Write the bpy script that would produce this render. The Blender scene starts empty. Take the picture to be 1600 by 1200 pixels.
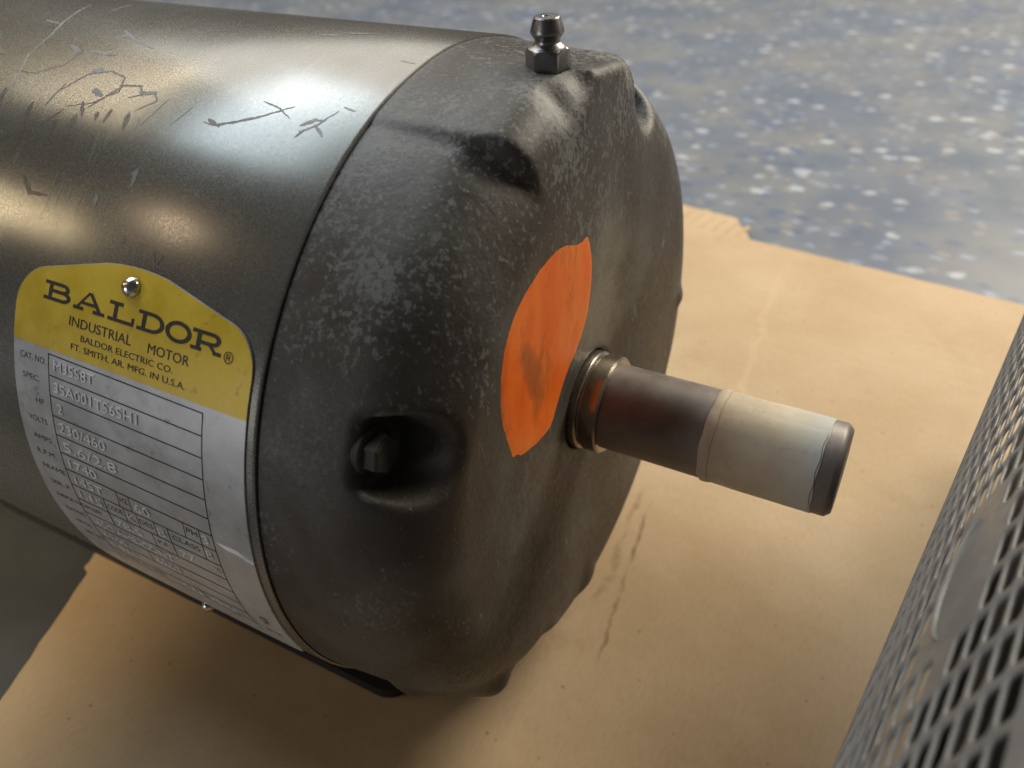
import bpy, bmesh, math, random
import numpy as np
from mathutils import Vector, Matrix

scene = bpy.context.scene
H = 89.0            # height of the motor axis above the cardboard, mm
PI = math.pi
rad = math.radians

def W(p):           # motor frame in mm (x along the axis, axis at 0,0) -> world metres
    return (p[0] * .001, p[1] * .001, (p[2] + H) * .001)

# ------------------------------------------------------------------ camera
cam_d = bpy.data.cameras.new('camera')
cam = bpy.data.objects.new('camera', cam_d)
scene.collection.objects.link(cam)
CC = (100.7176, -155.0759, 130.1242)
right = Vector((0.87704612, 0.4785684, -0.04198082))
down = Vector((0.25490128, -0.53764704, -0.80371699))
fwd = Vector((-0.40720442, 0.6941959, -0.59352895))
m = Matrix((right, -down, -fwd)).transposed().to_4x4()
m.translation = Vector(W(CC))
cam.matrix_world = m
cam_d.sensor_width = 36
cam_d.lens = 36 * 1281.3 / 1600
cam_d.clip_start = .005
cam_d.clip_end = 60
cam_d.dof.use_dof = True
cam_d.dof.focus_distance = .178
cam_d.dof.aperture_fstop = 16
scene.camera = cam

# ------------------------------------------------------------------ world and lamps
world = bpy.data.worlds.new('World')
scene.world = world
world.use_nodes = True
bg = world.node_tree.nodes['Background']
bg.inputs[0].default_value = (.95, .9, .84, 1)
bg.inputs[1].default_value = .045

def area(name, pos, target, w, h, power, col, spread=180):
    l = bpy.data.lights.new(name, 'AREA')
    l.shape = 'RECTANGLE'
    l.size, l.size_y = w, h
    l.energy = power
    l.color = col
    l.spread = rad(spread)
    o = bpy.data.objects.new(name, l)
    scene.collection.objects.link(o)
    o.location = pos
    d = Vector(target) - Vector(pos)
    o.rotation_euler = d.to_track_quat('-Z', 'Y').to_euler()
    return o
area('window_light', (-1.16, .36, 2.18), (0, 0, .1), 1.3, .9, 20, (.70, .86, 1))
area('ceiling_light', (.52, 1.02, .86), (.05, .15, 0), .8, .5, 20, (1, .91, .77))
area('overhead_fill', (-1.4, 1.5, 2.2), (0, 0, .1), 1.8, 1.8, 24, (1, .96, .89))  # added overhead fill that brightens the shell
area('warm_lamp_low', (-2.1, -.88, 1.12), (0, 0, .1), .42, .2, 2.6, (1, .8, .5))
area('warm_lamp_high', (-1.4, -1.06, 1.68), (0, 0, .1), .3, .16, 1.8, (1, .76, .52))
area('warm_lamp_back', (-1.95, .5, 1.6), (0, 0, .1), .9, .14, 3.6, (1, .83, .58))
area('front_fill', (-1.3, -2.3, .45), (0, 0, .08), .9, .7, 8.5, (.96, .97, 1))  # added front fill that brightens the nameplate, no real source
strip_spot = bpy.data.lights.new('left_strip_spot', 'SPOT')  # added spot; its cone edge shapes the lit strip on the cardboard
strip_spot.energy = 46
strip_spot.color = (1, .82, .56)
strip_spot.spot_size = rad(11)
strip_spot.spot_blend = .35
strip_spot.shadow_soft_size = .04
bo = bpy.data.objects.new('left_strip_spot', strip_spot)
scene.collection.objects.link(bo)
bo.location = (-.55, -.75, .95)
bo.rotation_euler = (Vector((-.215, -.135, 0)) - Vector(bo.location)).to_track_quat('-Z', 'Y').to_euler()

scene.view_settings.view_transform = 'Standard'
scene.view_settings.look = 'None'
scene.view_settings.exposure = .08
scene.view_settings.gamma = 1
scene.view_settings.use_curve_mapping = False
scene.cycles.use_denoising = True
scene.cycles.max_bounces = 4
scene.cycles.diffuse_bounces = 3
scene.cycles.glossy_bounces = 3
scene.cycles.transmission_bounces = 1
scene.cycles.caustics_reflective = False
scene.cycles.caustics_refractive = False

# ------------------------------------------------------------------ helpers
def link(o, parent=None):
    scene.collection.objects.link(o)
    if parent is not None:
        o.parent = parent
        o.matrix_parent_inverse = parent.matrix_world.inverted()
    return o

def mesh_obj(name, verts, faces, mat, parent=None, smooth=False, angle=None):
    """verts in motor-frame mm"""
    me = bpy.data.meshes.new(name)
    me.from_pydata([W(v) for v in verts], [], [tuple(int(i) for i in f) for f in faces])
    if mat:
        me.materials.append(mat)
    me.update()
    if smooth:
        me.polygons.foreach_set('use_smooth', [True] * len(me.polygons))
        if angle:
            me.set_sharp_from_angle(angle=rad(angle))
    o = bpy.data.objects.new(name, me)
    return link(o, parent)

def empty(name, loc=(0, 0, 0)):
    o = bpy.data.objects.new(name, None)
    o.empty_display_size = .02
    o.location = loc
    scene.collection.objects.link(o)
    bpy.context.view_layer.update()
    return o

def tag(o, label, cat, group=None):
    o['label'] = label
    o['category'] = cat
    if group:
        o['group'] = group

class NT:
    def __init__(self, name):
        self.m = bpy.data.materials.new(name)
        self.m.use_nodes = True
        self.t = self.m.node_tree
        self.b = self.t.nodes['Principled BSDF']
        tc = self.t.nodes.new('ShaderNodeTexCoord')
        mp = self.t.nodes.new('ShaderNodeVectorMath')
        mp.operation = 'SCALE'
        self.t.links.new(tc.outputs['Object'], mp.inputs[0])
        mp.inputs['Scale'].default_value = 1000
        self.co = mp.outputs[0]        # millimetres
    def lk(self, a, b):
        self.t.links.new(a, b)
    def put(self, sock, v):
        if hasattr(v, 'is_output'):
            self.lk(v, sock)
        else:
            sock.default_value = v
    def scaled(self, s, off=(0, 0, 0)):
        n = self.t.nodes.new('ShaderNodeMapping')
        self.lk(self.co, n.inputs[0])
        n.inputs['Scale'].default_value = s
        n.inputs['Location'].default_value = off
        return n.outputs[0]
    def noise(self, scale, detail=4, rough=.6, co=None, dist=0, fac=True):
        n = self.t.nodes.new('ShaderNodeTexNoise')
        self.lk(co or self.co, n.inputs['Vector'])
        n.inputs['Scale'].default_value = scale
        n.inputs['Detail'].default_value = detail
        n.inputs['Roughness'].default_value = rough
        n.inputs['Distortion'].default_value = dist
        return n.outputs['Fac' if fac else 'Color']
    def voro(self, scale, co=None, out='Distance', rnd=1):
        n = self.t.nodes.new('ShaderNodeTexVoronoi')
        self.lk(co or self.co, n.inputs['Vector'])
        n.inputs['Scale'].default_value = scale
        n.inputs['Randomness'].default_value = rnd
        return n.outputs[out]
    def ramp(self, v, lo, hi, a=0., b=1.):
        n = self.t.nodes.new('ShaderNodeMapRange')
        n.interpolation_type = 'SMOOTHSTEP'
        self.lk(v, n.inputs[0])
        n.inputs[1].default_value = lo
        n.inputs[2].default_value = hi
        n.inputs[3].default_value = a
        n.inputs[4].default_value = b
        return n.outputs[0]
    def math(self, op, a, b=0., c=0.):
        n = self.t.nodes.new('ShaderNodeMath')
        n.operation = op
        self.put(n.inputs[0], a)
        self.put(n.inputs[1], b)
        self.put(n.inputs[2], c)
        return n.outputs[0]
    def mix(self, f, a, b):
        n = self.t.nodes.new('ShaderNodeMix')
        n.data_type = 'RGBA'
        self.put(n.inputs[0], f)
        for s, v in ((n.inputs[6], a), (n.inputs[7], b)):
            if hasattr(v, 'is_output'):
                self.lk(v, s)
            else:
                s.default_value = (*v, 1)
        return n.outputs[2]
    def sep(self, v):
        n = self.t.nodes.new('ShaderNodeSeparateXYZ')
        self.lk(v, n.inputs[0])
        return n.outputs
    def bump(self, h, strength=.3, dist=.1):
        n = self.t.nodes.new('ShaderNodeBump')
        n.inputs['Strength'].default_value = strength
        n.inputs['Distance'].default_value = dist * .001
        self.lk(h, n.inputs['Height'])
        self.lk(n.outputs[0], self.b.inputs['Normal'])
    def set(self, **k):
        for key, v in k.items():
            s = self.b.inputs[key.replace('_', ' ')]
            if isinstance(v, tuple) and len(v) == 3:
                v = (*v, 1)
            self.put(s, v)
        return self.m

def plain(name, col, rough=.5, metal=0., bump=0, var=.25, scale=.6, coat=0):
    n = NT(name)
    f = n.noise(scale, 5, .65)
    c = n.mix(n.ramp(f, .3, .7), tuple(x * (1 - var) for x in col), tuple(min(1, x * (1 + var)) for x in col))
    n.set(Base_Color=c, Roughness=n.ramp(n.noise(scale * 2.3, 3), .25, .75, rough * .8, min(1, rough * 1.2)), Metallic=metal)
    if coat:
        n.set(Coat_Weight=coat)
    if bump:
        n.bump(n.noise(3.0, 4), bump, .15)
    return n.m

# ------------------------------------------------------------------ materials
def mat_shell():
    n = NT('bronze_grey_enamel')
    big = n.noise(.03, 4, .6)
    fine = n.noise(2.2, 3, .6)
    fleck = n.noise(1.1, 2, .5)
    c = n.mix(n.ramp(big, .35, .7), (.20, .188, .162), (.25, .238, .212))
    c = n.mix(n.ramp(fleck, .66, .76, 0, .35), c, (.42, .43, .42))
    # light rub marks, long round the shell
    rub = n.noise(.25, 5, .75, n.scaled((1.1, .16, .16)))
    c = n.mix(n.ramp(rub, .60, .70, 0, .30), c, (.42, .42, .40))
    n.set(Base_Color=c, Metallic=.62, Roughness=n.ramp(fine, .3, .7, .21, .32), Coat_Weight=.22, Coat_Roughness=.2)
    n.bump(n.math('ADD', n.math('MULTIPLY', n.noise(1.4, 3), .8), n.math('MULTIPLY', fine, .4)), .12, .10)
    return n.m

def mat_bell():
    n = NT('worn_cast_enamel')
    x, y, z = n.sep(n.co)
    base = n.mix(n.ramp(n.noise(.028, 4, .6, dist=.5), .35, .68), (.054, .047, .038), (.108, .101, .088))
    # brown oily film
    base = n.mix(n.ramp(n.noise(.045, 3, .5, n.scaled((1, 1, .55), (40, 0, 0))), .5, .68, 0, .75), base, (.060, .043, .030))
    # grey mottled paint loss, upper and outer areas
    patch = n.noise(.03, 3, .55, n.scaled((1, 1, 1), (11, 7, 3)))
    mot = n.noise(.80, 6, .74, n.scaled((1, 1, .7)))
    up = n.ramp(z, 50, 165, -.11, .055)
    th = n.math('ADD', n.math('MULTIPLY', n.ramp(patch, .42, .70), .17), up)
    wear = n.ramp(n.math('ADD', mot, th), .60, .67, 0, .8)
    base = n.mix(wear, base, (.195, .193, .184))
    # bare metal and dust flecks
    fl = n.noise(.9, 6, .8, n.scaled((1, 1, .45), (3, 9, 1)))
    base = n.mix(n.ramp(n.math('ADD', fl, n.math('MULTIPLY', th, .35)), .69, .76, 0, .8), base, (.36, .37, .37))
    # scuffs
    sc = n.noise(.16, 6, .8, n.scaled((1.6, .9, .42), (5, 2, 8)), dist=.8)
    base = n.mix(n.ramp(sc, .635, .69, 0, .6), base, (.31, .315, .30))
    dy = n.math('SUBTRACT', y, 4.0)
    dz = n.math('SUBTRACT', z, 89 + 30.0)
    dd = n.math('SQRT', n.math('ADD', n.math('MULTIPLY', n.math('MULTIPLY', dy, dy), .9), n.math('MULTIPLY', n.math('MULTIPLY', dz, dz), .55)))
    dd = n.math('ADD', dd, n.math('MULTIPLY', n.math('SUBTRACT', n.noise(.07, 4, .65), .5), 26))
    base = n.mix(n.math('MULTIPLY', n.ramp(dd, 5, 19, .8, 0), n.ramp(x, 28, 33)), base, (.25, .23, .18))
    geo = n.t.nodes.new('ShaderNodeNewGeometry')
    pt = n.math('ADD', geo.outputs['Pointiness'], n.math('MULTIPLY', n.math('SUBTRACT', n.noise(.35, 4, .7), .5), .10))
    base = n.mix(n.ramp(pt, .535, .575, 0, .75), base, (.27, .265, .25))
    n.set(Base_Color=base, Metallic=.12, Roughness=n.ramp(mot, .3, .72, .40, .62), Specular_IOR_Level=.45)
    h = n.math('ADD', n.math('MULTIPLY', n.noise(.55, 6, .7), 1.0), n.math('MULTIPLY', wear, -.12))
    n.bump(h, .34, .5)
    return n.m

def mat_cardboard():
    n = NT('brown_cardboard')
    x, y, z = n.sep(n.co)
    c = n.mix(n.ramp(n.noise(.012, 4, .6), .35, .68), (.52, .374, .220), (.60, .447, .283))
    c = n.mix(n.ramp(n.noise(.8, 5, .7, n.scaled((1, .35, 1))), .35, .75, 0, .30), c, (.42, .27, .13))
    c = n.mix(n.ramp(n.noise(.09, 5, .75, n.scaled((1, 1, 1), (4, 1, 0)), dist=1), .66, .74, 0, .35), c, (.30, .18, .08))
    c = n.mix(n.ramp(n.voro(.11, n.scaled((1, 1, 1), (2, 7, 0))), .0, .085, .75, 0), c, (.16, .09, .04))
    # dark rub streaks beside the bell
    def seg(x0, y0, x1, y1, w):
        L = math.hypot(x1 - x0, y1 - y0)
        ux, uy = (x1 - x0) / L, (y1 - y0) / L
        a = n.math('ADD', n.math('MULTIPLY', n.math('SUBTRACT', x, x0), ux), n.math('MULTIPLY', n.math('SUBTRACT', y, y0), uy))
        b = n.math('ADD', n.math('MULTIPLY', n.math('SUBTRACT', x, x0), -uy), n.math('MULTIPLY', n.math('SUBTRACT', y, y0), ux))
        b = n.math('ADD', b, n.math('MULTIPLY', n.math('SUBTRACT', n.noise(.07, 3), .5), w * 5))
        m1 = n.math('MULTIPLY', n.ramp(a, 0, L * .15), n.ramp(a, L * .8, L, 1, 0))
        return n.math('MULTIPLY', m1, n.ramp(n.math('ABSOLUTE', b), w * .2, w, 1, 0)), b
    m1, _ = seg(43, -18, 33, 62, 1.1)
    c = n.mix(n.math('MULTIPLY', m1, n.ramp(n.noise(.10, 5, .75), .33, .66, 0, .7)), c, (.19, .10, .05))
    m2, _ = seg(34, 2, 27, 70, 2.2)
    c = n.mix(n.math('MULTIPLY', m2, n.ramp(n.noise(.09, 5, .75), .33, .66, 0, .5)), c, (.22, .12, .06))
    c = n.mix(n.ramp(n.noise(.02, 6, .7, n.scaled((1, 1, 1), (50, 10, 0)), dist=.6), .55, .75, 0, .35), c, (.38, .25, .13))
    # fold crease
    m3, _ = seg(32.5, 262, 46, 110, 2.6)
    c = n.mix(n.math('MULTIPLY', m3, .3), c, (.66, .49, .30))
    n.set(Base_Color=c, Roughness=.82, Specular_IOR_Level=.25)
    flute = n.math('SINE', n.math('MULTIPLY', n.math('ADD', n.math('MULTIPLY', y, .995), n.math('MULTIPLY', x, .1)), .85))
    h = n.math('ADD', n.math('MULTIPLY', n.noise(.35, 5, .65), .9), n.math('MULTIPLY', flute, .13))
    h = n.math('ADD', h, n.math('MULTIPLY', m3, -1.2))
    h = n.math('ADD', h, n.math('MULTIPLY', n.noise(.025, 3), 3.0))
    n.bump(h, .2, .45)
    return n.m

def mat_floor():
    n = NT('speckled_grey_floor')
    c = n.mix(n.ramp(n.noise(.010, 5, .6), .35, .68), (.165, .19, .235), (.22, .222, .225))
    c = n.mix(n.ramp(n.noise(.022, 4, .6, n.scaled((1, 1, 1), (90, 20, 0))), .52, .68, 0, .5), c, (.150, .185, .26))
    c = n.mix(n.ramp(n.noise(.03, 4, .6, n.scaled((1, 1, 1), (10, 220, 0))), .58, .72, 0, .4), c, (.22, .19, .155))
    def chips(s, off, lo, hi, col, amt):
        nonlocal c
        co = n.scaled((.8, 1.0, 1), off)
        wob = n.t.nodes.new('ShaderNodeVectorMath')
        wob.operation = 'MULTIPLY_ADD'
        n.lk(n.noise(.12, 3, .6, fac=False), wob.inputs[0])
        wob.inputs[1].default_value = (9, 9, 0)
        n.lk(co, wob.inputs[2])
        d = n.voro(s, wob.outputs[0])
        rc = n.sep(n.voro(s, wob.outputs[0], 'Color'))[0]
        keep = n.ramp(rc, .45, .62, 0, amt)
        c = n.mix(n.math('MULTIPLY', n.ramp(d, lo, hi, 1, 0), keep), c, col)
    chips(.058, (0, 0, 0), .14, .32, (.52, .54, .57), .75)
    chips(.09, (31, 17, 0), .16, .36, (.34, .39, .48), .6)
    chips(.075, (63, 71, 0), .14, .38, (.10, .13, .23), .6)
    chips(.085, (13, 91, 0), .15, .34, (.36, .32, .27), .55)
    n.set(Base_Color=c, Roughness=n.ramp(n.noise(.02, 4), .3, .7, .30, .46), Specular_IOR_Level=.45, Coat_Weight=.08, Coat_Roughness=.35)
    n.bump(n.noise(.06, 4), .12, 1.0)
    return n.m

def mat_shaft(name, c0, c1, r0, r1, metal=.9):
    n = NT(name)
    rings = n.noise(.55, 5, .75, n.scaled((1.6, .10, .10)))
    blot = n.noise(.09, 6, .7, n.scaled((1, .8, .8)))
    c = n.mix(n.ramp(blot, .35, .68), c0, c1)
    c = n.mix(n.ramp(rings, .55, .75, 0, .35), c, tuple(v * .55 for v in c0))
    n.set(Base_Color=c, Metallic=metal, Roughness=n.ramp(blot, .3, .7, r0, r1))
    n.bump(n.math('ADD', rings, n.noise(1.1, 4, .7)), .18, .08)
    return n.m

def mat_tape():
    n = NT('masking_tape')
    x, y, z = n.sep(n.co)
    c = n.mix(n.ramp(n.noise(.13, 4, .6), .35, .7), (.55, .445, .295), (.62, .54, .40))
    c = n.mix(n.ramp(n.math('ADD', x, n.math('MULTIPLY', n.noise(.15, 3), 10)), 82, 98, 0, .9), c, (.47, .485, .44))
    c = n.mix(n.ramp(n.noise(.3, 6, .75), .56, .70, 0, .5), c, (.40, .31, .19))
    xe = n.math('ABSOLUTE', n.math('SUBTRACT', n.math('ADD', x, n.math('MULTIPLY', n.noise(.16, 3), 1.6)), 68.6))
    c = n.mix(n.ramp(xe, .05, .28, .7, 0), c, (.34, .27, .17))
    c = n.mix(n.ramp(x, 66.6, 67.0, .35, 0), c, (.50, .47, .40))
    n.set(Base_Color=c, Roughness=.6, Specular_IOR_Level=.3)
    n.bump(n.math('ADD', n.noise(.9, 5, .7), n.math('MULTIPLY', n.noise(.3, 3, .6, n.scaled((.35, 1, 1))), 2.0)), .22, .2)
    return n.m

def mat_plate(name, c0, c1, metal, rough, dirt):
    n = NT(name)
    f = n.noise(.12, 5, .65)
    c = n.mix(n.ramp(f, .3, .7), c0, c1)
    c = n.mix(n.ramp(n.noise(.22, 5, .7, n.scaled((1, 1, 1), (7, 3, 1))), .585, .70, 0, .62), c, dirt)
    c = n.mix(n.ramp(n.noise(1.3, 4, .7), .66, .75, 0, .6), c, dirt)
    n.set(Base_Color=c, Metallic=metal, Roughness=n.ramp(f, .3, .7, rough * .8, rough * 1.15))
    n.bump(n.noise(.35, 5, .6), .2, .15)
    return n.m

def mat_orange():
    n = NT('orange_marking_paint')
    f = n.noise(.11, 4, .6, n.scaled((1, 1, .55)))
    c = n.mix(n.ramp(f, .3, .7), (.92, .150, .010), (.98, .235, .028))
    c = n.mix(n.ramp(n.noise(.055, 6, .68, n.scaled((1, 1.5, .6), (3, 30, 9)), dist=.4), .50, .70, 0, .8), c, (.42, .10, .02))
    c = n.mix(n.ramp(n.noise(.9, 4, .7), .70, .78, 0, .5), c, (.30, .08, .02))
    px, py, pz = n.sep(n.co)
    uy = n.math('ADD', py, n.math('MULTIPLY', n.math('SUBTRACT', pz, 118.0), .35))
    uy = n.math('MULTIPLY', n.math('ADD', uy, 33.0), .22)
    uz = n.math('MULTIPLY', n.math('SUBTRACT', pz, 119.0), .085)
    rr_ = n.math('ADD', n.math('MULTIPLY', uy, uy), n.math('MULTIPLY', uz, uz))
    rr_ = n.math('ADD', rr_, n.math('MULTIPLY', n.math('SUBTRACT', n.noise(.14, 5, .7), .5), 2.2))
    c = n.mix(n.ramp(rr_, .0, 1.1, .75, 0), c, (.40, .11, .03))
    n.set(Base_Color=c, Roughness=.5, Specular_IOR_Level=.35)
    n.bump(n.noise(.6, 5, .7), .3, .25)
    return n.m

def mat_floor_shade():
    n = NT('floor_shade_tone')  # floor colour with the shade painted in
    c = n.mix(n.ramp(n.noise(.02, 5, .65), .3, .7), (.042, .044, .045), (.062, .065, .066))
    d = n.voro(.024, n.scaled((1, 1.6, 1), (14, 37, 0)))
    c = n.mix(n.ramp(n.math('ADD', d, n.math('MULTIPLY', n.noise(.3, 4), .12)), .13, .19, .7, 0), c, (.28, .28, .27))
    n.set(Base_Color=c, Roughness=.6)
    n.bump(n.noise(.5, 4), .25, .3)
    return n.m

M = dict(
    shell=mat_shell(), bell=mat_bell(), card=mat_cardboard(), floor=mat_floor(),
    shaft=mat_shaft('shaft_steel', (.19, .165, .145), (.26, .23, .205), .42, .55, .38),
    collar=mat_shaft('ground_steel', (.30, .25, .20), (.44, .38, .31), .18, .32),
    fitting=mat_shaft('zinc_steel', (.22, .21, .205), (.36, .345, .335), .28, .42),
    bolt=mat_shaft('dull_bolt', (.036, .031, .027), (.066, .058, .051), .55, .75, .2),
    rivet=plain('rivet_steel', (.62, .57, .52), .22, 1, .1),
    tape=mat_tape(), tape_edge=plain('tape_edge', (.56, .55, .49), .6, 0, .2, .1),
    yellow=mat_plate('yellow_enamel', (.70, .47, .022), (.78, .55, .035), .1, .38, (.30, .20, .04)),
    silver=mat_plate('silver_plate', (.46, .46, .46), (.57, .57, .58), .3, .38, (.26, .235, .20)),
    ink=plain('black_ink', (.018, .015, .012), .55),
    emboss=plain('embossed_silver', (.90, .90, .89), .4, .0, .0),
    orange=mat_orange(),
    dark=plain('black_enamel', (.013, .012, .011), .6),
    guard=plain('grey_guard_enamel', (.165, .160, .150), .36, .0, .12, .12, .15, .0),
    hollow=plain('guard_inside', (.012, .012, .012), .8),
    mat=mat_floor_shade(),  # shaded floor tone for the dark slab
    wornmark=plain('dark_rub_mark', (.122, .110, .110), .36, .55, .2),
    scratch=plain('bare_scratch', (.34, .34, .33), .5, .2, .2),
    pale=plain('pale_scuff', (.22, .225, .225), .5, .3, .2),
)

# ------------------------------------------------------------------ setting: floor and cardboard
fl = mesh_obj('floor', [(-4500, -2500, -H - 6.4), (3500, -2500, -H - 6.4), (3500, 5500, -H - 6.4), (-4500, 5500, -H - 6.4)], [(0, 1, 2, 3)], M['floor'])
fl['kind'] = 'structure'

def quad_slab(name, o_, z0, z1, mat):
    n_ = len(o_)
    v_ = [(x, y, z1) for x, y in o_] + [(x, y, z0) for x, y in o_]
    f_ = [tuple(range(n_)), tuple(reversed(range(n_, 2 * n_)))] + [(i, i + n_, (i + 1) % n_ + n_, (i + 1) % n_) for i in range(n_)]
    return mesh_obj(name, v_, f_, mat)
fm = quad_slab('shaded_floor_slab', [(-640, -420), (-40, -420), (-150, 60), (-640, 60)], -H - 6.38, -H - 5.04, M['mat'])  # dark slab put over the floor where the motor's shade falls
tag(fm, 'dark slab added over the floor to stand in for shade beside the motor', 'mat')
sheet = empty('cardboard_sheet')
tag(sheet, 'flat brown corrugated cardboard sheet lying on the speckled floor under the motor', 'cardboard')
def slab(name, outline, z0, z1, mat, parent, jitter=0):
    n = len(outline)
    v = [(x, y, z1) for x, y in outline] + [(x, y, z0) for x, y in outline]
    f = [tuple(range(n)), tuple(reversed(range(n, 2 * n)))]
    f += [(i, i + n, (i + 1) % n + n, (i + 1) % n) for i in range(n)]
    return mesh_obj(name, v, f, mat, parent)
def rough_line(a, b, n, amp, seed):
    r = random.Random(seed)
    out = []
    for i in range(n):
        t = i / n
        out.append((a[0] + (b[0] - a[0]) * t + r.uniform(-amp, amp), a[1] + (b[1] - a[1]) * t + r.uniform(-amp, amp)))
    return out
outline = []
outline += rough_line((-78, -195), (-131, -63.5), 26, .25, 1)
outline += [(-131.2, -62.6), (-131.8, -61.6), (-133.2, -61.0), (-134.6, -60.6), (-135.3, -59.6)]
outline += rough_line((-135.5, -58.5), (-272, 300), 30, .3, 2)
outline += rough_line((-272, 300), (5, 283.5), 20, .4, 3)
outline += rough_line((5, 283.5), (420, 236), 40, .35, 4)
outline += rough_line((420, 236), (400, -260), 12, .3, 5)
outline += rough_line((400, -260), (-78, -195), 12, .3, 6)
outline = outline[::-1]
slab('board', [(x, y) for x, y in outline], -H - 5.0, -H, M['card'], sheet)
# torn strip of the lower liner at the back edge
r_ = random.Random(8)
fp = [(-120, 280)]
fp += [(-120 + i * 4.0, 318 - max(0, i - 21) * .75 + r_.uniform(-1.2, 1.2)) for i in range(29)]
fp += [(-5, 306), (-1, 300), (1, 297), (4, 293), (6, 288), (7, 280)]
fp = fp[::-1]
slab('torn_flap', fp, -H - 6.3, -H - 2.6, M['card'], sheet)
for i in range(16):     # corrugations of the torn strip
    x = -118 + i * 7.6
    v, f = [], []
    y1 = 314 - max(0, x + 40) * .28
    for j, (yy) in enumerate((284, (284 + y1) / 2, y1)):
        for k in range(5):
            a = PI * k / 4
            v.append((x + 5 * j / 2 + 1.8 * math.cos(a), yy, -H - 2.7 + .95 * math.sin(a)))
    for j in range(2):
        for k in range(4):
            f.append((j * 5 + k, j * 5 + k + 1, j * 5 + k + 6, j * 5 + k + 5))
    mesh_obj('flute', v, f, M['card'], sheet, True)

# ------------------------------------------------------------------ the motor
motor = empty('electric_motor')
tag(motor, 'bronze grey cylindrical electric motor with yellow and silver nameplate and orange paint on its end', 'motor')
RS = 84.8

def pol(x, r, th):
    t = rad(th)
    return (x, r * math.cos(t), r * math.sin(t))

def revolve(name, prof, mat, parent, seg=160, axis='x', centre=(0, 0), angle=35, cap=False):
    """prof: list of (x, r) revolved about the motor axis"""
    v, f = [], []
    for x, r in prof:
        for k in range(seg):
            a = 2 * PI * k / seg
            v.append((x, centre[0] + r * math.cos(a), centre[1] + r * math.sin(a)))
    for i in range(len(prof) - 1):
        for k in range(seg):
            k2 = (k + 1) % seg
            f.append((i * seg + k, (i + 1) * seg + k, (i + 1) * seg + k2, i * seg + k2))
    if cap:
        f.append(tuple(range(seg)))
        n = (len(prof) - 1) * seg
        f.append(tuple(reversed(range(n, n + seg))))
    return mesh_obj(name, v, f, mat, parent, True, angle)

shell = revolve('shell', [(-235, 60), (-235, RS - 1), (-234, RS), (-60, RS), (-.9, RS), (-.35, RS - .25), (-.3, RS - .6), (-14, RS - .7)], M['shell'], motor, 256)

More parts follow.
